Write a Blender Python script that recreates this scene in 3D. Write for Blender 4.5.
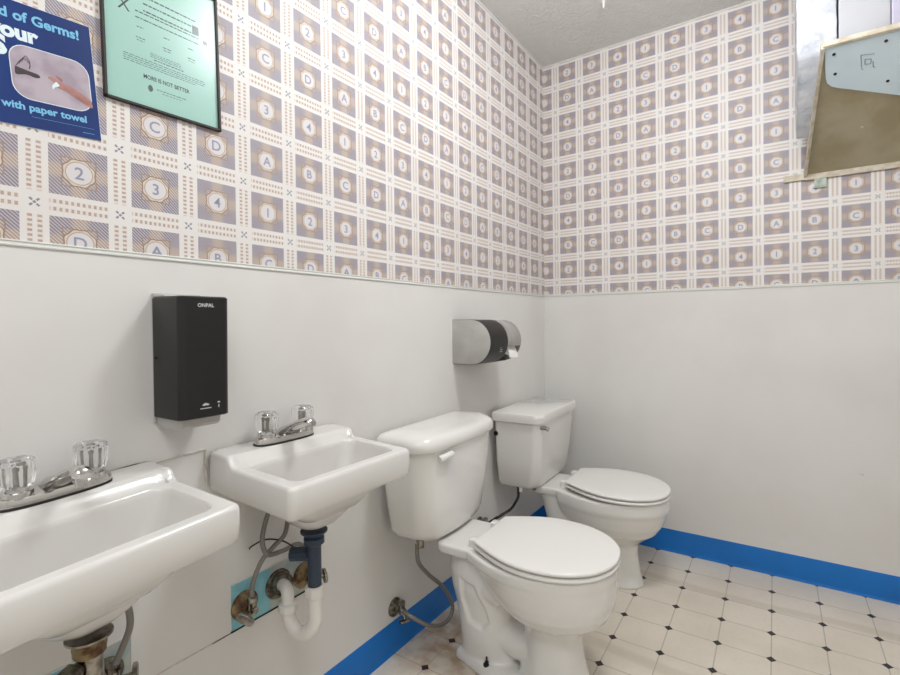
import bpy, bmesh, math, random
from mathutils import Vector, Matrix
from math import pi, sin, cos

for o in list(bpy.data.objects):
    bpy.data.objects.remove(o, do_unlink=True)
SC = bpy.context.scene
COL = SC.collection

# ------------------------------------------------------------------ camera
cam_d = bpy.data.cameras.new('camera')
cam = bpy.data.objects.new('camera', cam_d); COL.objects.link(cam)
cam_d.sensor_width = 36.0; cam_d.sensor_fit = 'HORIZONTAL'
cam_d.lens = 488.2085 / 900 * 36
cam_d.shift_x = -11.868 / 900; cam_d.shift_y = -8.308 / 900
cam_d.clip_start = 0.02
_yaw, _pitch, _roll = -0.5837, -0.0115, -0.011
_f = Vector((sin(_yaw)*cos(_pitch), cos(_yaw)*cos(_pitch), sin(_pitch)))
_r = Vector((cos(_yaw), -sin(_yaw), 0)); _u = _r.cross(_f)
_R = _r*cos(_roll) + _u*sin(_roll); _U = _u*cos(_roll) - _r*sin(_roll)
cam.matrix_world = Matrix(((_R.x, _U.x, -_f.x, 1.0693), (_R.y, _U.y, -_f.y, -2.4222),
                           (_R.z, _U.z, -_f.z, 1.0725), (0, 0, 0, 1)))
SC.camera = cam

# ------------------------------------------------------------------ light
W = bpy.data.worlds.new('world'); SC.world = W; W.use_nodes = True
W.node_tree.nodes['Background'].inputs[0].default_value = (1, 1, 1, 1)
W.node_tree.nodes['Background'].inputs[1].default_value = 0.3
def area(name, loc, size, watts, col, target=None):
    d = bpy.data.lights.new(name, 'AREA'); d.shape = 'RECTANGLE'; d.size, d.size_y = size
    d.energy = watts; d.color = col
    o = bpy.data.objects.new(name, d); COL.objects.link(o); o.location = loc
    if target:
        o.rotation_euler = (Vector(target) - Vector(loc)).to_track_quat('-Z', 'Y').to_euler()
    return o
def globe(name, loc, rad, watts, col):
    d = bpy.data.lights.new(name, 'POINT'); d.energy = watts; d.color = col; d.shadow_soft_size = rad
    o = bpy.data.objects.new(name, d); COL.objects.link(o); o.location = loc; return o
globe('ceiling_globe_lamp', (0.88, -1.2, 2.27), .13, 24, (0.955, 0.98, 1.0))
area('rear_fill_light', (1.15, -2.8, 2.395), (1.1, 0.7), 13.5, (0.955, 0.98, 1.0))  # added fill light behind the camera, brightens front faces; not a modelled fixture
SC.view_settings.view_transform = 'Standard'; SC.view_settings.look = 'None'
SC.view_settings.gamma = 1; SC.view_settings.use_curve_mapping = False
SC.view_settings.exposure = 0.45

# ------------------------------------------------------------------ node helpers
class NT:
    def __init__(s, name):
        s.m = bpy.data.materials.new(name); s.m.use_nodes = True
        s.t = s.m.node_tree; s.n = s.t.nodes; s.l = s.t.links
        s.b = s.n['Principled BSDF']
    def _in(s, sock, v):
        if v is None: return
        if isinstance(v, bpy.types.NodeSocket): s.l.new(v, sock)
        else: sock.default_value = v
    def M(s, op, a, b=None, c=None, clamp=False):
        n = s.n.new('ShaderNodeMath'); n.operation = op; n.use_clamp = clamp
        s._in(n.inputs[0], a); s._in(n.inputs[1], b); s._in(n.inputs[2], c)
        return n.outputs[0]
    def mix(s, f, a, b):
        n = s.n.new('ShaderNodeMix'); n.data_type = 'RGBA'
        s._in(n.inputs['Factor'], f); s._in(n.inputs[6], a); s._in(n.inputs[7], b)
        return n.outputs[2]
    def pos(s):
        n = s.n.new('ShaderNodeNewGeometry'); x = s.n.new('ShaderNodeSeparateXYZ')
        s.l.new(n.outputs['Position'], x.inputs[0]); return x.outputs, n.outputs['Position']
    def noise(s, vec, scale, detail=3, rough=.5):
        n = s.n.new('ShaderNodeTexNoise'); n.inputs['Scale'].default_value = scale
        n.inputs['Detail'].default_value = detail; n.inputs['Roughness'].default_value = rough
        if vec is not None: s.l.new(vec, n.inputs['Vector'])
        return n.outputs['Fac']
    def ramp(s, f, lo, hi):
        n = s.n.new('ShaderNodeMapRange'); n.interpolation_type = 'SMOOTHSTEP'
        s._in(n.inputs[0], f); n.inputs[1].default_value = lo; n.inputs[2].default_value = hi
        return n.outputs[0]
    def bump(s, h, strength, dist):
        n = s.n.new('ShaderNodeBump'); n.inputs['Strength'].default_value = strength
        n.inputs['Distance'].default_value = dist; s.l.new(h, n.inputs['Height'])
        s.l.new(n.outputs[0], s.b.inputs['Normal'])
    def set(s, **k):
        for a, v in k.items(): s._in(s.b.inputs[a.replace('_', ' ')], v)
        return s

def rgb(r, g, b):
    f = lambda c: (c/255/12.92) if c <= 10 else ((c/255+.055)/1.055)**2.4
    return (f(r), f(g), f(b), 1)

def simple(name, col, rough=.5, metal=0, var=0, scale=20, bump=0, bdist=.001, col2=None, coat=0, **kw):
    t = NT(name); _, p = t.pos()
    c = col
    if var or col2:
        n = t.ramp(t.noise(p, scale, 4), .35, .68)
        c2 = col2 or tuple([x*(1-var) for x in col[:3]] + [1])
        c = t.mix(n, col, c2)
    t.set(Base_Color=c, Roughness=rough, Metallic=metal)
    if coat: t.b.inputs['Coat Weight'].default_value = coat; t.b.inputs['Coat Roughness'].default_value = .05
    if bump: t.bump(t.noise(p, scale*2, 4), bump, bdist)
    for k, v in kw.items(): t._in(t.b.inputs[k.replace('_', ' ')], v)
    return t.m

U0 = 0.127
def wallpaper(name, axis, off, zoff):
    t = NT(name); xyz, p = t.pos(); M = t.M
    u = M('FRACT', M('DIVIDE', M('SUBTRACT', xyz[axis], off), 1.02*U0))
    v = M('FRACT', M('DIVIDE', M('SUBTRACT', xyz[2], zoff), U0))
    du = M('ABSOLUTE', M('SUBTRACT', u, .5)); dv = M('ABSOLUTE', M('SUBTRACT', v, .5))
    lt = lambda a, b: M('LESS_THAN', a, b)
    gt = lambda a, b: M('GREATER_THAN', a, b)
    AND = lambda a, b: M('MULTIPLY', a, b)
    white = rgb(226, 222, 219)
    tile = AND(lt(du, .345), lt(dv, .345))
    # diagonal hatching of the tile
    hat = M('FRACT', M('MULTIPLY', M('ADD', u, v), 20))
    hatm = lt(hat, .66)
    sf = lambda a, lo, hi: M('SUBTRACT', 1, t.ramp(a, lo, hi))
    arm = M('MAXIMUM', sf(du, .05, .14), sf(dv, .05, .14))
    inner = M('MULTIPLY', sf(du, .15, .23), sf(dv, .15, .23))
    warm = M('MULTIPLY', M('MAXIMUM', arm, M('MULTIPLY', inner, .8)), .85)
    hc = t.mix(warm, rgb(136, 129, 143), rgb(176, 156, 142))
    gap = t.mix(warm, rgb(196, 190, 192), rgb(210, 199, 190))
    c_tile = t.mix(hatm, gap, hc)
    # medallion with a scalloped rim
    r = M('SQRT', M('ADD', M('MULTIPLY', du, du), M('MULTIPLY', dv, dv)))
    ang = M('ARCTAN2', M('SUBTRACT', v, .5), M('SUBTRACT', u, .5))
    rs = M('ADD', r, M('MULTIPLY', M('COSINE', M('MULTIPLY', ang, 8)), .008))
    sq = M('MAXIMUM', du, dv)
    sqr = AND(AND(gt(sq, .195), lt(sq, .21)), gt(M('MINIMUM', du, dv), .08))
    c_tile = t.mix(sqr, c_tile, rgb(160, 136, 116))
    c_tile = t.mix(lt(rs, .205), c_tile, rgb(150, 126, 110))
    c_tile = t.mix(lt(rs, .187), c_tile, rgb(214, 200, 184))
    c_tile = t.mix(AND(lt(r, .165), gt(r, .152)), c_tile, rgb(176, 160, 150))
    c_tile = t.mix(lt(r, .152), c_tile, rgb(216, 212, 213))
    # lattice: two rows of dashes on each strip
    def dashes(a, along, across_half):
        # a = distance from lattice centre line (0..0.155)
        rowm = AND(gt(a, .028), lt(a, .078))
        d = M('FRACT', M('MULTIPLY', along, 15))
        m = AND(AND(rowm, lt(d, .5)), lt(M('ABSOLUTE', M('SUBTRACT', along, .5)), .34))
        return m, rowm
    au = M('SUBTRACT', .5, du); av = M('SUBTRACT', .5, dv)
    m1, r1 = dashes(au, v, 0); m2, r2 = dashes(av, u, 0)
    inl_v = lt(dv, .345); inl_u = lt(du, .345)
    band = M('MAXIMUM', AND(AND(gt(au, .02), lt(au, .086)), inl_v), AND(AND(gt(av, .02), lt(av, .086)), inl_u))
    ds = M('MAXIMUM', AND(m1, inl_v), AND(m2, inl_u))
    alt = lt(M('FRACT', M('MULTIPLY', M('ADD', u, v), 5)), .5)
    c = t.mix(band, white, rgb(224, 216, 211))
    c = t.mix(ds, c, t.mix(alt, rgb(180, 158, 152), rgb(184, 168, 150)))
    # small crossed leaves where strips meet
    l1 = M('ABSOLUTE', M('SUBTRACT', au, av)); rr = M('ADD', au, av)
    leaf = AND(AND(lt(l1, .02), gt(rr, .045)), lt(rr, .105))
    c = t.mix(M('MAXIMUM', leaf, lt(rr, .024)), c, rgb(138, 140, 150))
    c = t.mix(tile, c, c_tile)
    n = t.noise(p, 3, 3)
    c = t.mix(M('MULTIPLY', t.ramp(n, .4, .8), .12), c, rgb(190, 170, 160))
    t.set(Base_Color=c, Roughness=.5); t.b.inputs['Specular IOR Level'].default_value = .3
    return t.m

YL0 = -16.733*U0; ZL0 = 10.15*U0; XB0 = .564*U0; ZB0 = (10.15-.044)*U0
wp_left = wallpaper('wallpaper_left', 1, YL0, ZL0)
wp_back = wallpaper('wallpaper_back', 0, XB0, ZB0)
glyph_m = simple('wallpaper_glyph', rgb(146, 147, 168), .55)
panel_m = simple('white_wall_panel', rgb(223, 221, 218), .42, col2=rgb(216, 213, 209), scale=2.2, bump=.12, bdist=.0006)
plain_m = simple('painted_wall', rgb(226, 224, 221), .6)
trim_m = simple('panel_trim_plastic', rgb(216, 217, 212), .35)
caulk_m = simple('caulk', rgb(222, 218, 211), .6, col2=rgb(196, 188, 178), scale=60)
seam_m = simple('seam_gap', rgb(70, 60, 52), .8, col2=rgb(175, 165, 155), scale=18)

def ceiling_mat():
    t = NT('knockdown_ceiling'); _, p = t.pos()
    n = t.noise(p, 60, 5, .6); t.bump(t.ramp(n, .4, .62), .7, .004)
    t.set(Base_Color=rgb(226, 225, 222), Roughness=.8); return t.m
def floor_mat():
    t = NT('vinyl_floor'); xyz, p = t.pos(); M = t.M
    s, a, fx, fy = .1517, .01372, .7222, -.1599
    X = M('SUBTRACT', xyz[0], fx); Y = M('SUBTRACT', xyz[1], fy)
    i = M('DIVIDE', M('ADD', M('MULTIPLY', X, cos(a)), M('MULTIPLY', Y, sin(a))), s)
    j = M('DIVIDE', M('SUBTRACT', M('MULTIPLY', Y, cos(a)), M('MULTIPLY', X, sin(a))), s)
    di = M('ABSOLUTE', M('SUBTRACT', M('FRACT', M('ADD', i, 100.5)), .5))
    dj = M('ABSOLUTE', M('SUBTRACT', M('FRACT', M('ADD', j, 100.5)), .5))
    dot = M('LESS_THAN', M('ADD', di, dj), .098)
    line = M('LESS_THAN', M('MINIMUM', di, dj), .011)
    n1 = t.noise(p, 3.2, 4); n2 = t.noise(p, 70, 3)
    c = t.mix(t.ramp(n1, .4, .7), rgb(221, 212, 198), rgb(211, 201, 186))
    c = t.mix(M('MULTIPLY', t.ramp(n2, .5, .75), .3), c, rgb(200, 190, 172))
    c = t.mix(M('MULTIPLY', line, .75), c, rgb(166, 156, 143))
    # brown staining around the foot of the near toilet
    dx = M('SUBTRACT', xyz[0], .13); dy = M('SUBTRACT', xyz[1], -1.10)
    r = M('SQRT', M('ADD', M('MULTIPLY', dx, dx), M('MULTIPLY', dy, dy)))
    st = M('MULTIPLY', M('SUBTRACT', 1, t.ramp(r, .05, .26)), t.ramp(t.noise(p, 14, 4), .35, .65))
    c = t.mix(M('MULTIPLY', st, .75), c, rgb(150, 112, 74))
    # scuff curves
    w = t.n.new('ShaderNodeTexWave'); w.wave_type = 'RINGS'; w.inputs['Scale'].default_value = .55
    w.inputs['Distortion'].default_value = 1.5
    t.l.new(p, w.inputs['Vector'])
    c = t.mix(M('MULTIPLY', t.ramp(w.outputs['Fac'], .965, 1.0), .28), c, rgb(172, 156, 134))
    c = t.mix(dot, c, rgb(30, 20, 14))
    t.set(Base_Color=c, Roughness=.38); t.bump(n2, .05, .001); return t.m
ceil_m = ceiling_mat(); floor_m = floor_mat()
blue_m = simple('blue_cove_base', rgb(0, 112, 196), .45, col2=rgb(0, 102, 180), scale=4, bump=.1)

ceramic = simple('white_ceramic', rgb(228, 226, 222), .12, coat=.4)
ceramic_old = simple('sink_enamel', rgb(220, 217, 213), .14, coat=.4)
plastic_w = simple('white_plastic', rgb(232, 230, 226), .25)
chrome = simple('chrome', rgb(205, 203, 200), .12, 1)
chrome_d = simple('worn_chrome', rgb(168, 165, 158), .25, 1, col2=rgb(120, 110, 95), scale=60)
rusty = simple('rusty_brass', rgb(150, 132, 96), .5, .5, col2=rgb(84, 52, 34), scale=45)
verdi = simple('corroded_nut', rgb(120, 120, 105), .5, .6, col2=rgb(66, 50, 40), scale=90)
dark_m = simple('black_rubber', rgb(34, 31, 28), .55)
black_p = simple('black_plastic', rgb(15, 12, 11), .42)
grey_p = simple('grey_plastic', rgb(182, 180, 176), .3, col2=rgb(170, 168, 163), scale=12)
smoke_p = simple('smoked_plastic', rgb(150, 148, 145), .2, col2=rgb(165, 162, 158), scale=14)
navy_m = simple('navy_pipe', rgb(42, 58, 78), .35)
pvc_m = simple('white_pipe_plastic', rgb(228, 224, 218), .35)
hose_m = None
def braid(name, c1, c2):
    t = NT(name); _, p = t.pos()
    w = t.n.new('ShaderNodeTexWave'); w.inputs['Scale'].default_value = 260; w.wave_type = 'BANDS'; w.bands_direction = 'DIAGONAL'
    t.l.new(p, w.inputs['Vector'])
    t.set(Base_Color=t.mix(w.outputs['Fac'], c1, c2), Roughness=.35, Metallic=.45); return t.m
hose_m = braid('braided_hose', rgb(152, 148, 142), rgb(104, 100, 96))
teal_m = simple('blue_backer_board', rgb(140, 196, 206), .7, col2=rgb(120, 178, 190), scale=25)
hole_m = simple('dark_hole', rgb(30, 26, 23), .9)
paper_m = simple('white_paper', rgb(240, 239, 236), .8)
def acrylic_mat():
    t = NT('clear_acrylic'); b = t.b
    b.inputs['Base Color'].default_value = (.97, .97, .97, 1); b.inputs['Roughness'].default_value = .03
    b.inputs['Transmission Weight'].default_value = .92; b.inputs['IOR'].default_value = 1.47
    return t.m
acrylic = acrylic_mat()

# ------------------------------------------------------------------ mesh helpers
class MB:
    def __init__(s): s.v = []; s.f = []; s.mi = []
    def add(s, vs, fs, mi=0, M=None):
        o = len(s.v)
        s.v += [tuple(M @ Vector(v)) if M is not None else tuple(v) for v in vs]
        s.f += [tuple(o+i for i in f) for f in fs]; s.mi += [mi]*len(fs); return s
    def box(s, a, b, mi=0, M=None):
        x0, y0, z0 = a; x1, y1, z1 = b
        return s.add([(x0,y0,z0),(x1,y0,z0),(x1,y1,z0),(x0,y1,z0),(x0,y0,z1),(x1,y0,z1),(x1,y1,z1),(x0,y1,z1)],
                     [(0,3,2,1),(4,5,6,7),(0,1,5,4),(1,2,6,5),(2,3,7,6),(3,0,4,7)], mi, M)
    def loft(s, rings, mi=0, cap0=True, cap1=True, M=None):
        n = len(rings[0]); vs = [p for r in rings for p in r]; fs = []
        for k in range(len(rings)-1):
            for i in range(n):
                j = (i+1) % n
                fs.append((k*n+i, k*n+j, (k+1)*n+j, (k+1)*n+i))
        if cap0: fs.append(tuple(reversed(range(n))))
        if cap1: fs.append(tuple((len(rings)-1)*n+i for i in range(n)))
        return s.add(vs, fs, mi, M)
    def lathe(s, prof, c=(0,0,0), axis=(0,0,1), n=32, mi=0):
        ax = Vector(axis).normalized(); q = Vector((0,0,1)).rotation_difference(ax).to_matrix().to_4x4()
        M = Matrix.Translation(c) @ q
        rings = [[(max(r,1e-5)*cos(2*pi*i/n), max(r,1e-5)*sin(2*pi*i/n), z) for i in range(n)] for r, z in prof]
        return s.loft(rings, mi, M=M)
    def cyl(s, a, b, r, r2=None, n=24, mi=0):
        a, b = Vector(a), Vector(b); L = (b-a).length
        return s.lathe([(r, 0), (r2 if r2 is not None else r, L)], a, b-a, n, mi)
    def tube(s, pts, r, n=14, mi=0, sub=8):
        P = spline(pts, sub) if sub > 1 else [Vector(p) for p in pts]
        rr = r if callable(r) else (lambda t: r)
        rings = []; up = None
        for i, p in enumerate(P):
            t = (P[min(i+1, len(P)-1)] - P[max(i-1, 0)]).normalized()
            if up is None:
                up = t.orthogonal().normalized()
            else:
                up = (up - t*up.dot(t)).normalized()
            w = t.cross(up); R = rr(i/(len(P)-1))
            rings.append([tuple(p + up*R*cos(2*pi*k/n) + w*R*sin(2*pi*k/n)) for k in range(n)])
        return s.loft(rings, mi)
    def build(s, name, mats, parent=None, smooth=35, bevel=0, bseg=2):
        me = bpy.data.meshes.new(name); me.from_pydata(s.v, [], s.f)
        mats = mats if isinstance(mats, (list, tuple)) else [mats]
        for m in mats: me.materials.append(m)
        me.polygons.foreach_set('material_index', s.mi)
        bm = bmesh.new(); bm.from_mesh(me); bmesh.ops.recalc_face_normals(bm, faces=bm.faces); bm.to_mesh(me); bm.free()
        if smooth:
            me.polygons.foreach_set('use_smooth', [True]*len(me.polygons))
            me.set_sharp_from_angle(angle=math.radians(smooth))
        me.update()
        o = bpy.data.objects.new(name, me); COL.objects.link(o)
        if parent is not None: o.parent = parent
        if bevel:
            b = o.modifiers.new('bevel', 'BEVEL'); b.width = bevel; b.segments = bseg; b.limit_method = 'ANGLE'
            b.angle_limit = math.radians(30); b.harden_normals = True
        return o
def spline(pts, sub):
    P = [Vector(p) for p in pts]; out = []
    for i in range(len(P)-1):
        p0 = P[max(i-1, 0)]; p1 = P[i]; p2 = P[i+1]; p3 = P[min(i+2, len(P)-1)]
        for k in range(sub):
            t = k/sub
            out.append(.5*((2*p1)+(p2-p0)*t+(2*p0-5*p1+4*p2-p3)*t*t+(3*p1-p0-3*p2+p3)*t*t*t))
    out.append(P[-1]); return out
def rrect(x0, x1, y0, y1, r, z, n=8):
    """rounded rectangle ring; r = radius or 4 radii (x1y1, x0y1, x0y0, x1y0)"""
    R = [r]*4 if not isinstance(r, (list, tuple)) else r
    lim = min(abs(x1-x0), abs(y1-y0))*.49; R = [min(q, lim) for q in R]
    out = []
    for (cx, cy, sx, sy, a0), q in zip(((x1,y1,-1,-1,0),(x0,y1,1,-1,90),(x0,y0,1,1,180),(x1,y0,-1,1,270)), R):
        for k in range(n+1):
            a = math.radians(a0+90*k/n)
            out.append((cx+sx*q+q*cos(a), cy+sy*q+q*sin(a), z))
    return out
def sm(a, b, x):
    t = min(1, max(0, (x-a)/(b-a))); return t*t*(3-2*t)
def tag(o, label=None, cat=None, group=None, kind=None):
    if label: o['label'] = label
    if cat: o['category'] = cat
    if group: o['group'] = group
    if kind: o['kind'] = kind
    return o
def thing(name, label, cat, loc=(0,0,0), rz=0, group=None):
    o = bpy.data.objects.new(name, None); COL.objects.link(o); o.empty_display_size = .05
    o.location = loc; o.rotation_euler = (0, 0, rz); return tag(o, label, cat, group)
def copy_tree(o, parent=None):
    c = o.copy(); COL.objects.link(c); c.parent = parent
    for ch in list(o.children): copy_tree(ch, c)
    return c
_g = {}
def glyph(txt, size=1.0, bold=0.0):
    """flat outline of a string: verts, faces, centred width"""
    k = (txt, bold)
    if k not in _g:
        cu = bpy.data.curves.new('t', 'FONT'); cu.body = txt; cu.size = 1; cu.align_x = 'LEFT'
        cu.offset = bold; cu.resolution_u = 3; cu.fill_mode = 'FRONT'
        ob = bpy.data.objects.new('t', cu); COL.objects.link(ob)
        dg = bpy.context.evaluated_depsgraph_get(); me = ob.evaluated_get(dg).to_mesh()
        vs = [tuple(v.co) for v in me.vertices]; fs = [tuple(p.vertices) for p in me.polygons]
        ob.evaluated_get(dg).to_mesh_clear(); bpy.data.objects.remove(ob, do_unlink=True); bpy.data.curves.remove(cu)
        _g[k] = (vs, fs)
    vs, fs = _g[k]
    xs = [v[0] for v in vs] or [0]; ys = [v[1] for v in vs] or [0]
    return [(v[0]*size, v[1]*size, 0) for v in vs], fs, (min(xs)*size, max(xs)*size, min(ys)*size, max(ys)*size)

# ------------------------------------------------------------------ room
RX, RY, RH = 2.35, -3.6, 2.424
RAILZ = ZL0 - .0735
def S(o): return tag(o, kind='structure')
def wall_with_glyphs(name, side):
    m = MB()
    if side == 'left':
        m.box((-.1, RY-.1, 0), (0, 0, RAILZ), 0); m.box((-.1, RY-.1, RAILZ), (0, 0, RH), 1)
        L = lambda a, z: Matrix(((0,0,1,.0004),(1,0,0,a),(0,1,0,z),(0,0,0,1)))
        a0, step, zz, rng = YL0, 1.02*U0, ZL0, range(-1, 17)
    else:
        m.box((-.1, 0, 0), (RX+.1, .1, RAILZ), 0); m.box((-.1, 0, RAILZ), (RX+.1, .1, RH), 1)
        L = lambda a, z: Matrix(((1,0,0,a),(0,0,-1,-.0004),(0,1,0,z),(0,0,0,1)))
        a0, step, zz, rng = XB0, 1.02*U0, ZB0, range(0, 17)
    seqs = ['DABC', '2341', 'BCDA', '4123']
    for i in rng:
        for j in range(-1, 9):
            ch = seqs[(j+1) % 4][i % 4]
            vs, fs, (x0, x1, y0, y1) = glyph(ch, .031, .012)
            ca, cz = a0+step*(i+.5), zz+U0*(j+.5)
            lo = RAILZ+.004-cz+(y0+y1)/2      # the rail cuts the lowest row
            vs = [(x, max(y, lo), z) for x, y, z in vs]
            if side == 'left' and ca > -.02: continue
            if side == 'back' and ca > RX-.03: continue
            m.add([(v[0]-(x0+x1)/2, v[1]-(y0+y1)/2, 0) for v in vs], fs, 2, L(ca, cz))
    me_o = m.build(name, [panel_m, wp_left if side == 'left' else wp_back, glyph_m], smooth=0)
    return S(me_o)
wall_with_glyphs('wall_left', 'left')
wall_with_glyphs('wall_back', 'back')
S(MB().box((RX, RY-.1, 0), (RX+.1, 0, RH)).build('wall_right', plain_m, smooth=0))
S(MB().box((0, RY-.1, 0), (RX, RY, RH)).build('wall_front', plain_m, smooth=0))
S(MB().box((-.1, RY-.1, -.1), (RX+.1, .1, 0)).build('floor', floor_m, smooth=0))
S(MB().box((-.1, RY-.1, RH), (RX+.1, .1, RH+.1)).build('ceiling', ceil_m, smooth=0))

# chair-rail trim: thin double-ridged plastic strip
def rail(name, M, L):
    prof = [(0,-.0055),(.003,-.0055),(.0035,-.003),(.002,-.001),(.002,.001),(.0035,.003),(.003,.005),(0,.0055)]
    r0 = [(p[0], 0, p[1]) for p in prof]; r1 = [(p[0], L, p[1]) for p in prof]
    return S(MB().loft([r0, r1], M=M).build(name, trim_m, smooth=0))
rail('trim_1', Matrix.Translation((0, RY, RAILZ)), -RY-.004)
rail('trim_2', Matrix.Translation((0, 0, RAILZ)) @ Matrix.Rotation(-pi/2, 4, 'Z'), RX-.004)
# corner bead of the lower panels
S(MB().box((.0, -.005, .1), (.005, 0, RAILZ-.007)).build('trim_3', trim_m, smooth=0))
# ceiling edge
S(MB().box((0, RY, RH-.004), (.006, -.006, RH)).build('trim_4', plain_m, smooth=0))
S(MB().box((0, -.006, RH-.004), (RX, 0, RH)).build('trim_5', plain_m, smooth=0))
# cove base
def cove(name, M, L):
    prof = [(0,0),(.0075,0),(.0072,.002),(.005,.005),(.004,.012),(.0035,.024),(.003,.100),(.002,.103),(0,.103)]
    return S(MB().loft([[(a,0,b) for a,b in prof], [(a,L,b) for a,b in prof]], M=M).build(name, blue_m, smooth=40))
cove('baseboard_left', Matrix.Translation((0, RY, 0)), -RY)
cove('baseboard_back', Matrix.Translation((0, 0, 0)) @ Matrix.Rotation(-pi/2, 4, 'Z'), RX)

# wall seams, the patched strip behind the basins
S(MB().box((0, RY, .362), (.0010, -1.83, .364)).build('trim_6', caulk_m, smooth=0))
S(MB().box((0, -1.83, .3615), (.0012, -1.784, .364)).build('trim_7', seam_m, smooth=0))
m = MB()
m.tube([(0.001,-1.945,.797),(.002,-1.92,.799),(.001,-1.88,.8),(.002,-1.838,.802)], .0022, n=8)
m.tube([(.002,-1.838,.80),(.002,-1.8385,.77),(.001,-1.838,.72)], .0028, n=8)
S(m.build('trim_8', caulk_m))
m = MB(); m.tube([(.002,-2.06,.795),(.0025,-2.0,.80),(.002,-1.965,.801),(.002,-1.955,.80)], .0028, n=8)
S(m.build('trim_9', seam_m))
# cut-outs showing the pale blue backer board, each with a dark lower edge
def cutout(name, y0, y1, z0, z1):
    m = MB(); m.box((0, y0, z0), (.0015, y0+(y1-y0)*.42, z1), 0); m.box((0, y0+(y1-y0)*.42, z0), (.0012, y1, z1), 3); m.box((0, y0-.002, z0-.004), (.0022, y1, z0), 1)
    m.box((0, y1-.002, z0), (.0022, y1, z1), 2); m.box((0, y0, z1), (.0022, y1, z1+.002), 2)
    return S(m.build(name, [teal_m, hole_m, panel_m, simple('bare_plaster', rgb(186, 190, 182), .8, col2=rgb(160, 176, 176), scale=30)], smooth=0))
cutout('trim_10', -1.784, -1.545, .366, .472)
cutout('trim_11', -2.14, -1.99, .366, .47)

# ------------------------------------------------------------------ sinks
SINK_D, SINK_W = .290, .180
def sink_mesh():
    D, Wd = SINK_D, SINK_W; m = MB(); N = 10
    deck = lambda x: .021*(1-sm(.074, .094, x))
    def dense(R):
        out = []
        for i in range(len(R)):
            a, b = Vector(R[i]), Vector(R[(i+1) % len(R)]); k = 40 if i % (N+1) == N else 1
            out += [tuple(a.lerp(b, q/k)) for q in range(k)]
        return out
    def ring(x0, x1, hw, r, z, dz=0, useDeck=False):
        R = dense(rrect(x0, x1, -hw, hw, r, z, N))
        return [(x, y, z_+(deck(x)*dz if useDeck else 0)) for x, y, z_ in R]
    rings = []
    c = .145
    for k in range(1, 9):   # underside of the bowl
        t = k/8; a = t**.8
        rings.append(ring(c-.028-(c-.06-.028)*a, c+.028+(.240-c-.028)*a, .028+(.128-.028)*a, .028+.030*a, -.168+.108*t**1.25))
    rings = [ring(c-.026, c+.026, .026, .0259, -.168)] + rings
    rings.append(ring(.012, D-.010, Wd-.010, .012, -.065))
    rings.append(ring(.001, D-.005, Wd-.006, .012, -.066))
    rings.append(ring(.001, D-.001, Wd-.001, .014, -.058))
    rings.append(ring(.001, D, Wd, .014, -.03))
    rings.append(ring(.001, D-.001, Wd-.001, .014, -.008, 1, True))
    rings.append(ring(.0015, D-.003, Wd-.003, .014, -.0025, 1, True))
    A = dense(rrect(.003, D-.008, -Wd+.008, Wd-.008, .012, 0, N))
    B = dense(rrect(.098, D-.024, -Wd+.03, Wd-.03, .028, 0, N))
    for k in range(0, 13):
        t = k/12
        R = [((1-t)*p[0]+t*q[0], (1-t)*p[1]+t*q[1]) for p, q in zip(A, B)]
        rings.append([(x, y, deck(x)) for x, y in R])
    rings.append(ring(.1005, D-.0265, Wd-.0325, .028, -.003))
    rings.append(ring(.102, D-.028, Wd-.034, .028, -.012))
    rings.append(ring(.104, D-.040, Wd-.050, .03, -.06))
    rings.append(ring(.108, D-.055, Wd-.072, .034, -.10))
    rings.append(ring(.114, D-.07, Wd-.10, .03, -.122))
    rings.append(ring(.12, D-.09, Wd-.13, .028, -.134))
    rings.append(ring(c-.01, c+.034, .022, .0219, -.14))
    m.loft(rings)
    return m
def make_sink(loc, rot, label):
    t = thing('wall_sink', label, 'sink', loc, 0); t.rotation_euler = [math.radians(a) for a in rot]
    sink_mesh().build('basin', ceramic_old, t, smooth=50)
    m = MB(); m.lathe([(.019, 0), (.0215, .0005), (.0215, .002), (.012, .001), (.011, -.001)], (.157, 0, -.140))
    m.build('drain_strainer', chrome, t)
    return t
S1Y, S2Y, SZ = -2.122, -1.656, .7605
s1 = make_sink((.004, S1Y-.002, .776), (2.2, 3.8, 3.5), 'white wall-hung sink in the bottom left corner of the view, nearest to the camera')
s2 = make_sink((.002, S2Y, .775), (0, 2.6, 0), 'white wall-hung sink right of the black soap dispenser, beside a toilet tank')

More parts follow.
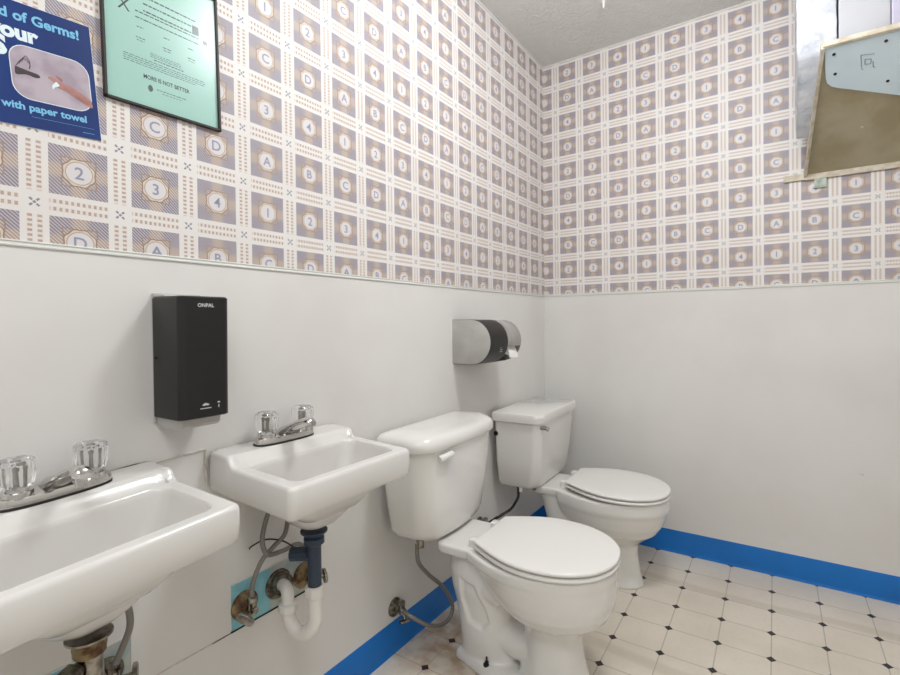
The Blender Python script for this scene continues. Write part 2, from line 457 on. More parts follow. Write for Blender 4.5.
def make_faucet(sink, loc, label):
    t = thing('faucet', label, 'faucet', sink.matrix_basis @ Vector(loc)); t.rotation_euler = sink.rotation_euler
    def ovalring(hw, hd, z, n=40):
        out = []
        for i in range(n):
            a = 2*pi*i/n; ca, sa = cos(a), sin(a)
            out.append((hd*abs(ca)**.7*(1 if ca > 0 else -1), hw*abs(sa)**.75*(1 if sa > 0 else -1), z))
        return out
    m = MB(); m.loft([ovalring(.081, .0265, 0), ovalring(.081, .0265, .004)]); m.build('gasket', dark_m, t)
    m = MB(); m.loft([ovalring(.080, .0255, .004), ovalring(.080, .0255, .012), ovalring(.0775, .0235, .0165), ovalring(.070, .019, .018)])
    for s in (-1, 1): m.lathe([(.0215, .010), (.0205, .024), (.017, .027), (.012, .029), (.009, .034)], (0, s*.051, 0))
    m.build('base_plate', chrome, t)
    # low arched spout
    m = MB(); rings = []
    path = [(-.018, .012, .020, .012), (-.006, .018, .021, .014), (.012, .026, .0195, .013), (.035, .037, .0175, .0125),
            (.06, .048, .0155, .0115), (.08, .055, .0145, .011), (.094, .057, .0135, .0105), (.102, .055, .009, .007)]
    for x, z, hw, hh in path:
        rings.append([(x + .3*hh*sin(a)*-1*sm(.05, .1, x), hw*cos(a), z+hh*sin(a)) for a in [2*pi*k/24 for k in range(24)]])
    m.loft(rings); m.cyl((.088, 0, .052), (.090, 0, .036), .009, .0085)
    m.build('spout', chrome, t, smooth=60)
    for s in (-1, 1):
        m = MB(); n = 48
        def kr(r, z, am): return [((r+am*cos(8*2*pi*i/n))*cos(2*pi*i/n), (r+am*cos(8*2*pi*i/n))*sin(2*pi*i/n), z) for i in range(n)]
        m.loft([kr(.0165, .030, .0), kr(.0205, .032, .0012), kr(.0235, .040, .0018), kr(.0250, .060, .0022), kr(.0245, .070, .002), kr(.020, .0745, .001), kr(.010, .0755, 0)])
        k = m.build('knob', acrylic, t, smooth=30); k.location = (0, s*.051, 0); k['label'] = 'clear fluted acrylic knob'
        q = MB(); q.lathe([(.0055, .024), (.0055, .056), (.0065, .058), (.0065, .062), (.003, .064)]); c = q.build('stem', chrome_d, k, smooth=40)
    return t
make_faucet(s1, (.046, .004, .0213), 'chrome two-knob faucet on the sink in the bottom left corner')
make_faucet(s2, (.046, -.012, .0213), 'chrome two-knob faucet on the sink between the soap dispenser and the toilet tank')

# drain of the right sink: navy tail pipe with white trap
t = thing('drain_pipe', 'dark navy drain pipe ending in a white plastic trap under the middle sink', 'pipe', (.146, S2Y-.008, 0))
m = MB(); m.lathe([(.031, .592), (.031, .5885), (.024, .583), (.020, .577), (.0235, .575), (.0235, .562), (.0175, .559), (.0158, .553), (.0158, .452)])
m.build('tail_pipe', navy_m, t)
m = MB(); m.cyl((0,0,.535), (-.045, -.022, .532), .0135); m.cyl((-.012,-.006,.535), (-.05,-.026,.532), .0165, n=10)
m.build('tee_stub', navy_m, t)
m = MB(); m.lathe([(.0185, .462), (.0225, .459), (.0225, .438), (.0175, .435)], n=12)
m.build('slip_nut', pvc_m, t, smooth=30)
m = MB()
m.tube([(0,0,.442),(0,0,.40),(0,.0,.378),(-.012,-.006,.352),(-.037,-.012,.340),(-.062,-.016,.352),(-.074,-.018,.376),(-.075,-.018,.40)], .0165, n=20)
m.tube([(-.075,-.018,.395),(-.076,-.018,.410),(-.084,-.014,.428),(-.105,-.006,.432),(-.143,.004,.422)], .0145, n=20)
m.build('trap', pvc_m, t, smooth=60)
m = MB(); m.lathe([(.0175, .386), (.0225, .388), (.0225, .404), (.0175, .407)], (-.0755,-.018,0), n=12); m.build('slip_nut', pvc_m, t, smooth=30)
m = MB(); m.cyl((-.143,.004,.424), (-.118, 0,.430), .027, n=24); m.lathe([(.036, 0), (.036,.004), (.026,.009), (.022,.011)], (-.145,.004,.422), (1,0,0)); m.build('wall_flange', verdi, t)
# drain of the near sink: corroded chrome
t = thing('drain_pipe', 'chrome drain pipe with corroded nut under the bottom left sink', 'pipe', (.150, S1Y+.012, -.004))
m = MB(); m.lathe([(.032, .592), (.032, .5885), (.024, .584)]); m.build('drain_flange', chrome_d, t)
m = MB(); m.lathe([(.0225, .585), (.0235, .583), (.0225, .578), (.0235, .574), (.0225,.570), (.0225, .563), (.019, .560)], n=28); m.build('threaded_nut', rusty, t, smooth=20)
m = MB(); m.cyl((0,0,.562), (0,0,.41), .0185, n=28); m.lathe([(.0195,.52),(.0205,.518),(.0205,.505),(.0195,.503)], n=28); m.build('tail_pipe', chrome_d, t, smooth=40)
m = MB(); m.cyl((0,-.004,.550), (.012,-.042,.538), .011, n=16); m.cyl((.006,-.02,.545), (.012,-.042,.538), .017, n=10); m.build('pop_up_lever', verdi, t, smooth=30)
m = MB(); m.tube([(0,0,.42),(0,0,.39),(-.015,.003,.355),(-.045,.004,.34),(-.07,.004,.36),(-.08,.004,.395),(-.10,.004,.42),(-.144,.004,.422)], .0175, n=20); m.build('trap', chrome_d, t, smooth=60)

# supply stops and hoses under the sinks
def escutcheon(c, r, mat, parent, name='escutcheon'):
    m = MB(); m.lathe([(r, 0), (r, .003), (r*.85, .008), (r*.5, .013), (r*.42, .015), (r*.38, .022)], c, (1,0,0)); return m.build(name, mat, parent)
def oval_handle(c, axis, parent, mat=chrome_d):
    m = MB(); n = 28
    ax = Vector(axis).normalized(); q = Vector((0,0,1)).rotation_difference(ax).to_matrix().to_4x4(); M = Matrix.Translation(c) @ q
    rg = lambda k, z: [(k*.021*cos(2*pi*i/n), k*.0135*sin(2*pi*i/n)*(1+.12*cos(4*pi*i/n)), z) for i in range(n)]
    m.loft([rg(.85, -.004), rg(1, -.003), rg(1, .003), rg(.85, .0045), rg(.4,.003)], M=M); m.cyl(Vector(c)-ax*.022, c, .005)
    return m.build('handle', mat, parent)
def stop_valve(loc, label, pts, hr=.0055, esc_r=.031, group=None, esc_m=rusty, hax=(.5,-.85,-.1), hose=hose_m, hdl=None):
    t = thing('supply_valve', label, 'valve', loc, 0, group)
    escutcheon((0,0,0), esc_r, esc_m, t)
    m = MB(); m.cyl((.004,0,0), (.045,0,0), .0075); m.cyl((.032,0,-.012), (.032,0,.024), .010, n=16); m.lathe([(.0115,0),(.0115,.010),(.008,.012)], (.032,0,.018), n=6)
    m.build('valve_body', chrome_d, t)
    a = Vector(hax).normalized(); oval_handle(Vector((.032,0,0))+a*.034, a, t) if hdl is None else None
    m = MB(); L = Vector(loc); m.tube([tuple(Vector(p)-L) for p in pts], hr, n=12, sub=10)
    m.build('hose', hose, t, smooth=60)
    return t
stop_valve((.0015,-1.752,.413), 'left water stop on rusty escutcheon under the middle sink, grey hose looping up',
    [(.0335,-1.752,.437),(.035,-1.752,.47),(.045,-1.735,.52),(.05,-1.705,.545),(.06,-1.68,.57),(.05,-1.66,.62),(.05,-1.65,.66),(.052,-1.66,.705)], esc_r=.034)
stop_valve((.0015,-1.581,.410), 'right water stop on rusty escutcheon behind the navy drain pipe',
    [(.0335,-1.581,.437),(.03,-1.585,.47),(.035,-1.62,.515),(.05,-1.68,.525),(.055,-1.725,.535),(.05,-1.735,.57),(.045,-1.722,.61),(.05,-1.705,.66),(.052,-1.70,.705)], esc_r=.034, hax=(.4,.9,-.1))
stop_valve((.0015,-2.035,.42), 'dark corroded water stop under the bottom left sink',
    [(.0335,-2.035,.442),(.04,-2.02,.48),(.05,-2.012,.52),(.05,-2.018,.57),(.045,-2.03,.62),(.05,-2.05,.70)], esc_r=.03, esc_m=verdi, hax=(.45,.85,.05), hr=.006)
m = MB(); m.tube([(.002,-1.737,.54),(.02,-1.742,.553),(.04,-1.72,.565),(.06,-1.69,.556),(.09,-1.68,.545)], .0018, n=8)
tag(m.build('loose_wire', dark_m), 'thin dark wire poking from the wall under the middle sink', 'wire')

# ------------------------------------------------------------------ toilets
def finish_voxel(o, vox, it):
    r = o.modifiers.new('remesh', 'REMESH'); r.mode = 'VOXEL'; r.voxel_size = vox; r.use_smooth_shade = True
    s = o.modifiers.new('smooth', 'SMOOTH'); s.factor = .5; s.iterations = it
    dg = bpy.context.evaluated_depsgraph_get(); me = bpy.data.meshes.new_from_object(o.evaluated_get(dg))
    o.modifiers.clear(); old = o.data; o.data = me; bpy.data.meshes.remove(old)
    me.polygons.foreach_set('use_smooth', [True]*len(me.polygons))
def egg(x0, x1, hw, hb, z, n=56, xm=.48, e=2.15):
    """seat outline: straight back of half width hb at x0, widest hw, round front at x1"""
    L = x1-x0; pts = []
    half = []
    for k in range(n//2+1):
        t = k/(n//2); t = t**1.0
        u = .5-.5*cos(pi*t)  # denser at both ends
        if u < xm: w = hb+(hw-hb)*sin(pi/2*u/xm)
        else: w = hw*max(0, 1-((u-xm)/(1-xm))**e)**(1/e)
        half.append((x0+L*u, w))
    for x, w in half: pts.append((x, -w, z))
    for x, w in reversed(half[:-1]): pts.append((x, w, z))
    return pts
def scale_ring(R, k, z, cx=None, dx=0):
    cx = sum(p[0] for p in R)/len(R) if cx is None else cx
    return [(cx+(p[0]-cx)*k+dx, p[1]*k, z) for p in R]
def seat_and_lid(t, x0, x1, hw, hb, z, tilt=0):
    """z = underside of the seat"""
    def slab(z0, h, k=1.0, dome=0):
        m = MB(); e = lambda g, zz: egg(x0+g, x1-g, hw-g, max(hb-g, .02), zz)
        rr = [e(.004, z0), e(.0, z0+h*.3), e(.0, z0+h*.65), e(.003, z0+h*.92), e(.009, z0+h)]
        if dome: rr += [e(.05, z0+h+dome*.7), e(.09, z0+h+dome)]
        m.loft(rr); return m
    s = slab(z, .0125).build('seat', plastic_w, t, smooth=55)
    l = slab(z+.0165, .0125, dome=.002).build('seat_lid', plastic_w, t, smooth=55)
    if tilt:
        for o in (s, l):
            for v in o.data.vertices: v.co.z += (x1-v.co.x)*tilt
    for y in (-.072, .072):
        m = MB(); m.loft([rrect(x0-.030, x0+.004, y-.016, y+.016, .007, zz) for zz in (z-.004, z+.016+tilt*(x1-x0))] + [rrect(x0-.026, x0, y-.012, y+.012, .006, z+.019+tilt*(x1-x0))])
        m.build('hinge', plastic_w, t)
def bowl(t, style):
    m = MB(); ZR = .393 if style == 1 else .372
    # bowl and column, sections from the floor up: x0, x1, half width, z
    if style == 1:
        sec = [(.395,.614,.100,0),(.40,.611,.097,.012),(.41,.600,.090,.05),(.42,.586,.084,.10),(.423,.578,.080,.170),(.415,.588,.086,.205),
               (.39,.618,.110,.218),(.365,.655,.138,.240),(.345,.673,.156,.270),(.33,.680,.165,.300),(.312,.682,.171,.335),(.29,.682,.174,.356),(.270,.684,.178,.366),(.270,.684,.178,ZR-.004),(.273,.681,.175,ZR)]
    else:
        sec = [(.38,.592,.076,0),(.385,.589,.073,.012),(.39,.578,.066,.05),(.395,.568,.062,.12),(.39,.568,.07,.165),
               (.36,.60,.10,.195),(.325,.642,.137,.225),(.295,.668,.160,.262),(.28,.680,.169,.292),(.272,.686,.173,.312),(.268,.690,.178,.322),(.266,.692,.180,.332),(.266,.692,.180,ZR-.004),(.269,.689,.177,ZR)]
    rings = []
    for x0, x1, w, z in sec:
        lo = sm(.18, .3, z); n = 48
        E = egg(x0, x1, w, w*(.55+.1*lo), z, xm=.45)
        rings.append(E)
    m.loft(rings)
    # deck under the tank
    dx = .15 if style == 1 else .13
    dk = [rrect(dx+.01, .34, -.100, .100, .03, ZR-.036), rrect(dx, .34, -.110, .110, .03, ZR-.026), rrect(dx, .34, -.112, .112, .03, ZR-.003), rrect(dx+.003, .34, -.109, .109, .03, ZR)]
    m.loft(dk)
    # trapway: fat S-shaped body behind the column, with foot
    if style == 1:
        def body(path):
            rings = []
            for x, z, rx, ry, tx, tz in path:
                rings.append([(x-.010+(rx+.016)*cos(a)*tx, ry*(abs(sin(a))**.8)*(1 if sin(a) > 0 else -1), z+rx*cos(a)*tz) for a in [2*pi*k/28 for k in range(28)]])
            m.loft(rings)
        SH = -.02
        body([(.27,.37,.075,.075,1,0),(.278,.345,.088,.092,1,0),(.282,.30,.095,.098,1,0),(.286,.25,.093,.096,1,0),(.288,.20,.084,.084,1,0),(.29,.15,.078,.078,1,0),(.292,.10,.075,.072,1,0),(.296,.055,.078,.064,1,0),(.30,.02,.085,.06,1,0)])
        body([(.30,.30,.085,.085,.7,.7),(.34,.29,.09,.10,.6,.8),(.40,.28,.08,.11,.5,.85)])
        body([(.30,.13,.05,.058,.4,.9),(.34,.115,.05,.056,.2,1),(.40,.11,.06,.058,0,1),(.45,.11,.06,.06,0,1)])
        m.loft([egg(.180+g,.606-g,.105-g,.040-g*.5,z, xm=.62) for z, g in ((0,0),(.022,.002),(.032,.008),(.038,.025))])
    else:
        rings = []
        for x0, x1, w, z in ((.15,.36,.10,.355),(.17,.37,.10,.30),(.185,.38,.098,.24),(.20,.40,.088,.18),(.22,.42,.082,.10),(.19,.45,.09,.03),(.17,.50,.105,.0)):
            rings.append(rrect(x0, x1, -w, w, min(w, (x1-x0)/2)*.8, z))
        m.loft(rings)
    o = m.build('bowl', ceramic, t)
    if style == 1:
        finish_voxel(o, .0045, 6)
        # recessed panel pressed in the side of the trapway
        poly = [(.228,.300),(.285,.285),(.315,.22),(.328,.165),(.30,.135),(.248,.15),(.225,.22)]
        def depth(x, z):
            d = 1e9; n = len(poly)
            ins = False; j = n-1
            for i in range(n):
                (xi, zi), (xj, zj) = poly[i], poly[j]
                if (zi > z) != (zj > z) and x < (xj-xi)*(z-zi)/(zj-zi)+xi: ins = not ins
                L2 = (xj-xi)**2+(zj-zi)**2; q = max(0, min(1, ((x-xi)*(xj-xi)+(z-zi)*(zj-zi))/L2))
                d = min(d, math.hypot(x-xi-q*(xj-xi), z-zi-q*(zj-zi))); j = i
            return sm(0, .014, d) if ins else 0
        for v in o.data.vertices:
            if .2 < v.co.x < .40 and .08 < v.co.z < .3 and abs(v.co.y) > .03:
                v.co.y -= math.copysign(.011*depth(v.co.x, v.co.z), v.co.y)
    else:
        finish_voxel(o, .005, 6)
    return o
def wax(t): pass

# near toilet: round-topped tank lid, white lever
t = thing('toilet', 'nearer white toilet with rounded tank lid and white flush lever, beside the sink', 'toilet', (0, -1.108, 0), math.radians(3.0))
bowl(t, 1)
def bulge_ring(x0, x1, hw, z, bul, rc, n=40):
    """flat back at x0, gently bowed front reaching x1+bul"""
    R = rrect(x0, x1, -hw, hw, [rc, .025, .025, rc], z, 9)
    return [(x + (bul*(1-(y/hw)**2) if x > (x0+x1)/2 else 0), y, z_) for x, y, z_ in subdiv(R)]
def subdiv(R):
    out = []
    for i in range(len(R)):
        a, b = Vector(R[i]), Vector(R[(i+1) % len(R)]); k = 12 if i % 10 == 9 else 1
        for q in range(k):
            out.append(tuple(a.lerp(b, q/k)))
    return out
TOP = .704
m = MB(); prof = [(.396,.030,.135,.130,.03),(.400,.026,.15,.152,.032),(.410,.022,.160,.172,.036),(.433,.020,.168,.187,.038),(.51,.018,.175,.202,.04),(.61,.016,.182,.216,.042),(TOP,.014,.188,.225,.044)]
m.loft([bulge_ring(x0, x1, hw, z, .022, rc+.02) for z, x0, x1, hw, rc in prof])
tk = m.build('tank', ceramic, t, smooth=50); tk.location.y = .012
m = MB(); lp = [(TOP-.012,.012,.193,.234),(TOP-.008,.009,.197,.238),(TOP+.010,.009,.198,.239),(TOP+.024,.012,.193,.235),(TOP+.034,.022,.181,.225),(TOP+.041,.04,.155,.205),(TOP+.043,.06,.125,.155)]
m.loft([bulge_ring(x0, x1, hw, z, .022, .062 if k < 5 else .04) for k, (z, x0, x1, hw) in enumerate(lp)])
tk = m.build('tank_lid', ceramic, t, smooth=50); tk.location.y = .008
m = MB(); m.cyl((.17,-.140,.670), (.202,-.140,.670), .012)
m.tube([(.203,-.154,.667),(.209,-.135,.671),(.214,-.117,.675),(.217,-.103,.677)], lambda q: .0115-.003*q, n=12)
m.build('flush_lever', plastic_w, t, smooth=50)
seat_and_lid(t, .290, .688, .181, .106, .3935, .012)
m = MB(); m.cyl((.308,-.066,.02), (.308,-.066,.058), .0028, n=10); m.lathe([(.007,.036),(.007,.044),(.005,.045)], (.308,-.066,0), n=6); m.lathe([(.010,.030),(.010,.037),(.006,.039)], (.308,-.066,0))
m.build('floor_bolt', dark_m, t)
m = MB(); m.cyl((.115,-.135,.378), (.115,-.135,.402), .012, n=12); m.build('inlet_nut', chrome_d, t)

# corner toilet: squarer tank, flat lid, chrome lever
t = thing('toilet', 'farther white toilet in the room corner with square-edged tank lid and chrome lever', 'toilet', (0, -.402, 0), math.radians(2.5))
bowl(t, 2)
def cham(x0, x1, hw, z, c, r=.012):
    P = [(x0, -hw), (x1-c, -hw), (x1, -hw+c*1.2), (x1, hw-c*1.2), (x1-c, hw), (x0, hw)]
    out = []
    for i in range(6):
        a = Vector(P[i-1]); b = Vector(P[i]); d = Vector(P[(i+1) % 6])
        u = (a-b).normalized(); w = (d-b).normalized(); q = min(r, (a-b).length*.45, (d-b).length*.45)
        for k in range(5):
            s = k/4; p = (b+u*q)*(1-s)**2 + b*2*s*(1-s) + (b+w*q)*s**2
            out.append((p.x, p.y, z))
    return out
TOP = .668
m = MB(); prof = [(.374,.05,.165,.145,.03),(.376,.032,.18,.175,.03),(.386,.024,.194,.192,.03),(.405,.022,.200,.203,.03),(.50,.02,.212,.216,.026),(TOP,.018,.226,.224,.022)]
m.loft([cham(x0, x1, hw, z, c) for z, x0, x1, hw, c in prof]); tk = m.build('tank', ceramic, t, smooth=35); tk.location = (.006, .016, -.008)
m = MB(); lp = [(TOP-.006,.012,.231,.238,.026),(TOP-.004,.010,.234,.241,.026),(TOP+.020,.009,.238,.245,.026),(TOP+.030,.011,.235,.242,.026),(TOP+.033,.015,.230,.237,.026)]
m.loft([cham(x0, x1, hw, z, c) for z, x0, x1, hw, c in lp]); tk = m.build('tank_lid', ceramic, t, smooth=30); tk.location = (.006, .020, -.005)
m = MB(); m.cyl((.208,-.180,.640), (.246,-.180,.640), .009); m.tube([(.247,-.190,.646),(.252,-.178,.640),(.253,-.166,.636)], .0055, n=10); m.tube([(.250,-.180,.640),(.252,-.176,.628)], .005, n=8)
m.build('flush_lever', chrome, t)
m = MB(); m.cyl((.030,-.180,.602), (.030,-.208,.602), .008, n=16); m.cyl((.030,-.198,.602), (.030,-.208,.602), .010, n=16); m.build('side_plug', dark_m, t)
seat_and_lid(t, .300, .694, .184, .106, .373, .028)
m = MB(); m.cyl((.165,-.115,.352), (.165,-.115,.380), .006, n=10); m.cyl((.165,-.115,.358), (.165,-.115,.366), .010, n=6); m.build('tank_bolt', rusty, t)
m = MB(); m.cyl((.12,-.160,.355), (.12,-.160,.380), .012, n=12); m.build('inlet_nut', plastic_w, t)

# water supplies of the toilets
stop_valve((0.0,-1.222,.146), 'braided hose looping from a wall stop up to the nearer toilet tank', 
    [(.042,-1.232,.152),(.08,-1.23,.142),(.11,-1.188,.105),(.122,-1.131,.080),(.13,-1.09,.088),(.13,-1.079,.129),(.12,-1.121,.203),(.112,-1.181,.264),(.11,-1.231,.326),(.112,-1.240,.385)], esc_r=.030, esc_m=verdi, hax=(.3,.1,-.95), hr=.0065)
m = MB(); m.lathe([(.013,0),(.013,.018),(.010,.02)], (.112,-1.256,.366), n=8); 
stop_valve((0.0,-.69,.235), 'dark hose curving from the wall up to the corner toilet tank',
    [(.04,-.69,.24),(.045,-.65,.245),(.055,-.60,.25),(.085,-.572,.272),(.11,-.574,.305),(.122,-.567,.335),(.122,-.566,.375)], esc_r=.028, esc_m=chrome_d, hax=(.3,.1,-.95), hose=dark_m, hr=.006)

# ------------------------------------------------------------------ soap dispenser
t = thing('soap_dispenser', 'black boxy soap dispenser on the white wall above the sinks', 'soap dispenser', (0, -1.8945, .885))
def drr(x0, x1, hw, z, r): return rrect(x0, x1, -hw, hw, [r, .003, .003, r], z, 8)
m = MB(); m.loft([drr(.008,.106,.049,.006,.012), drr(.006,.110,.0505,.008,.013), drr(.006,.114,.0505,.244,.013), drr(.008,.111,.048,.247,.012)]); 
for txt, y0, z0, sz in (('', .0, 0.226, .0100), ):
    vs, fs, bb = glyph('ONPAL', sz, .03)
    m.add([(v[0]-(bb[0]+bb[1])/2, v[1], 0) for v in vs], fs, 1, Matrix(((0,0,1,.1147),(1,0,0,y0),(0,1,0,z0),(0,0,0,1))))
# bottom emblem: fan-shaped leaf mark over a fine line, small icon at its right
def tri(pts, mi, x=.1120): m.add([(x, a, b) for a, b in pts], [tuple(range(len(pts)))], mi)
for a in (-62, -31, 0, 31, 62):
    q = math.radians(a); d = Vector((sin(q), cos(q))); w = Vector((d.y, -d.x))
    P = [d*.0012, d*.005+w*.0017, d*.0088, d*.005-w*.0017]
    tri([(p.x-.002, .030+p.y*.75) for p in P], 1)
tri([(-.013,.0245),(.009,.0245),(.009,.0262),(-.013,.0262)], 1)
tri([(.022,.033),(.027,.033),(.027,.036),(.022,.036)], 1); tri([(.0235,.024),(.0255,.024),(.0255,.030),(.0235,.030)], 1)
m.build('cover', [black_p, simple('silver_print', rgb(205, 205, 205), .4)], t, smooth=30)
m = MB(); m.box((0,-.049,-.006), (.006,.049,.256)); m.box((0,-.047,.247), (.045,.047,.2515)); m.build('back_plate', grey_p, t, bevel=.002)
m = MB(); m.loft([drr(.002,.085,.0425,-.014,.01), drr(.002,.092,.044,-.008,.012), drr(.002,.094,.044,.010,.012)]); m.build('drip_tray', grey_p, t, smooth=40)
m = MB(); m.cyl((.02,-.046,.125), (.02,-.053,.125), .003, n=10); m.build('side_latch', dark_m, t)

# ------------------------------------------------------------------ toilet paper dispenser
t = thing('toilet_paper_dispenser', 'grey and black double-roll toilet paper dispenser on wall above the toilets', 'dispenser', (0, -.738, .918))
def dprof(y, k=0, D=.168, H=.168, n=24, arc=(0, 1)):
    P = [(0, k)]; R = H/2-k
    for i in range(n+1):
        a = -pi/2+pi*i/n; P.append((D-H/2+R*cos(a), H/2+R*sin(a)))
    P.append((0, H-k)); return [(x, y, z) for x, z in P]
m = MB(); m.loft([dprof(-.133, .004), dprof(-.131, .0005), dprof(-.129, 0)]); m.build('end_cover', grey_p, t, smooth=40)
m = MB(); m.loft([dprof(-.129, -.0015), dprof(.005, -.0015)])
for i, (zz, sz) in enumerate(((.060, .0052), (.052, .006), (.044, .004))):
    m.box((.163+.001*i*0, -.052, zz), (.1665 if zz > .05 else .1635, -.040+.004*i, zz+.003), 1)
m.build('black_cover', [black_p, simple('faint_print', rgb(170, 168, 165), .5)], t, smooth=30)
# smoked half: open at the lower front
m = MB(); H = .168; D = .168; n = 20; th = .003
outer = []; inner = []
for i in range(n+1):
    a = -.25+(pi/2+.25)*i/n; outer.append((D-H/2+H/2*cos(a), H/2+H/2*sin(a))); inner.append((D-H/2+(H/2-th)*cos(a), H/2+(H/2-th)*sin(a)))
outer.append((0, H)); inner.append((0, H-th))
sec = outer+inner[::-1]
m.loft([[(x, .005, z) for x, z in sec], [(x, .118, z) for x, z in sec]])
m.loft([dprof(.117, .0), dprof(.121, .0), dprof(.123, .003)]); m.build('smoked_cover', smoke_p, t, smooth=35)
m = MB(); m.box((0, .005, 0), (.10, .118, .004)); m.build('floor_tray', black_p, t)
def paper_roll(y0, y1, label, hang):
    m = MB(); m.lathe([(.018, 0), (.05, 0), (.05, y1-y0), (.018, y1-y0)], (.085, -.738+y0, .918+.090), (0,1,0), 36)
    if hang:
        P = [(.135,.10),(.145,.075),(.156,.052),(.163,.035),(.166,.018)]
        a = [(x, y0+.012, z) for x, z in P]; b = [(x-.006, y1-.004, z-.003) for x, z in P]
        r = [tuple(Vector(p)+Vector((0,-.738,.918))) for p in a]; q = [tuple(Vector(p)+Vector((0,-.738,.918))) for p in b]
        rings = [[r[i], q[i], tuple(Vector(q[i])+Vector((-.003,0,0))), tuple(Vector(r[i])+Vector((-.003,0,0)))] for i in range(len(r))]
        m.loft(rings)
        m.tube([(.128,-.738+y0+.02,.918+.052),(.15,-.738+(y0+y1)/2,.918+.034),(.140,-.738+y1-.012,.918+.024)], .013, n=10)
    tag(m.build('toilet_paper_roll', paper_m, smooth=40), label, 'toilet paper')
paper_roll(.014, .112, 'white toilet paper with loose end hanging from the grey half of the paper dispenser', True)

# ------------------------------------------------------------------ posters
poster_blue = simple('poster_blue', rgb(18, 52, 118), .28, col2=rgb(16, 46, 106), scale=8)
pcy = simple('poster_cyan_ink', rgb(120, 190, 225), .4); pwh = simple('poster_white_ink', rgb(222, 236, 240), .4)
pph = simple('poster_photo_ground', rgb(184, 172, 182), .3, col2=rgb(160, 146, 158), scale=22)
psk = simple('poster_photo_skin', rgb(176, 130, 122), .3, col2=rgb(150, 104, 98), scale=60); pdk = simple('poster_photo_dark', rgb(70, 62, 66), .3)
def on_wall(c, ang, x=.001):
    """local x -> +y on the wall, local y -> up, rotated by ang"""
    return Matrix.Translation((x, c[0], c[1])) @ Matrix(((0,0,1,0),(1,0,0,0),(0,1,0,0),(0,0,0,1))) @ Matrix.Rotation(ang, 4, 'Z')
# origin = lower right corner of the sheet
A = on_wall((-2.0255, 1.4225), math.radians(4.6), .0012)
m = MB(); m.box((-.275, 0, -.0004), (0, .204, .0008), 0, A); Z = .0011
m.box((-.276, -.001, -.0008), (.001, .205, -.0003), 2, A)
def text(m, s, x, y, sz, mi, A, bold=0, z=Z, sx=1.0, right=False):
    vs, fs, bb = glyph(s, sz, bold); o = bb[1]*sx if right else 0
    m.add([(v[0]*sx-o, v[1], 0) for v in vs], fs, mi, A @ Matrix.Translation((x, y, z)))
def lm(y, z):   # wall point -> local on the blue poster
    v = A.inverted() @ Vector((0.0012, y, z)); return v.x, v.y
text(m, 'rid of Germs!', -.018, .174, .0225, 1, A, .03, right=True)
text(m, 'your', -.078, .143, .033, 2, A, .05, right=True, sx=1.0)
text(m, 'S', -.122, .112, .042, 2, A, .05, right=True)
text(m, 'with paper towel', -.020, .0275, .0170, 1, A, .03, right=True)
m.box((-.10, .0180, Z), (-.010, .0184, Z+.0001), 1, A)
m.box((-.028, .0085, Z), (-.010, .0092, Z+.0001), 1, A)
R = rrect(-.121, -.0085, .046, .135, .024, Z+.0001, 6); m.add(R, [tuple(range(len(R)))], 2, A)
R = rrect(-.1198, -.0097, .0472, .1338, .023, Z+.0002, 6); m.add(R, [tuple(range(len(R)))], 3, A)
def shape(pts, mi, z, sub=5):
    P = spline(pts+[pts[0]], sub)[:-1]; m.add([(p.x, p.y, z) for p in [Vector((q[0], q[1], 0)) for q in P]], [tuple(range(len(P)))], mi, A)
shape([(-.0098,.070,0),(-.035,.084,0),(-.052,.088,0),(-.066,.094,0),(-.071,.091,0),(-.062,.084,0),(-.058,.078,0),(-.047,.075,0),(-.035,.068,0),(-.0098,.056,0)], 4, Z+.0004)
shape([(-.060,.088,0),(-.066,.080,0),(-.066,.073,0),(-.062,.078,0),(-.056,.082,0)], 2, Z+.00055)
shape([(-.050,.094,0),(-.058,.099,0),(-.060,.096,0),(-.052,.089,0)], 4, Z+.00055)
shape([(-.1145,.097,0),(-.098,.094,0),(-.085,.092,0),(-.082,.088,0),(-.088,.085,0),(-.100,.087,0),(-.1145,.084,0)], 5, Z+.0004)
for k in range(3):
    m.tube([tuple(A @ Vector((-.113+.004*k,.098+.004*k,Z+.0003))), tuple(A @ Vector((-.103+.002*k,.112+.003*k,Z+.0003))), tuple(A @ Vector((-.094,.105+.002*k,Z+.0003))), tuple(A @ Vector((-.096,.097,Z+.0003)))], .0005, n=5, mi=5, sub=4)
tag(m.build('hand_washing_poster', [poster_blue, pcy, pwh, pph, psk, pdk], smooth=0), 'blue hand-washing poster with a photo of a hand at a tap, on wallpaper', 'poster')

# mint notice in thin black frame behind glossy cover
t = thing('framed_notice', 'mint green printed notice in a thin black frame on the wallpaper', 'framed notice', (0, -2.0205, 1.5075), 0)
A2 = Matrix(((0,0,1,0),(1,0,0,0),(0,1,0,0),(0,0,0,1))) @ Matrix.Rotation(math.radians(1.2), 4, 'Z')
Wf, Hf, b = .2275, .294, .0052
m = MB()
for a, c in (((0,0),(Wf,b)), ((0,Hf-b),(Wf,Hf)), ((0,0),(b,Hf)), ((Wf-b,0),(Wf,Hf))):
    m.box((a[0],a[1],.0), (c[0],c[1],.009), 0, A2)
m.build('frame', dark_m, t, bevel=.001)
mint = simple('mint_paper', rgb(150, 194, 182), .5); ink = simple('black_ink', rgb(64, 92, 90), .6); inkd = simple('dark_ink', rgb(40, 56, 58), .6)
m = MB(); m.box((b*.5,b*.5,.001), (Wf-b*.5,Hf-b*.5,.003), 0, A2); Z2 = .0032
random.seed(4)
def fake(x0, x1, y, h, mi=1):
    x = x0
    while x < x1:
        w = random.uniform(.003, .010); w = min(w, x1-x); m.box((x, y, Z2-.0001), (x+w, y+h, Z2), mi, A2); x += w+.0018
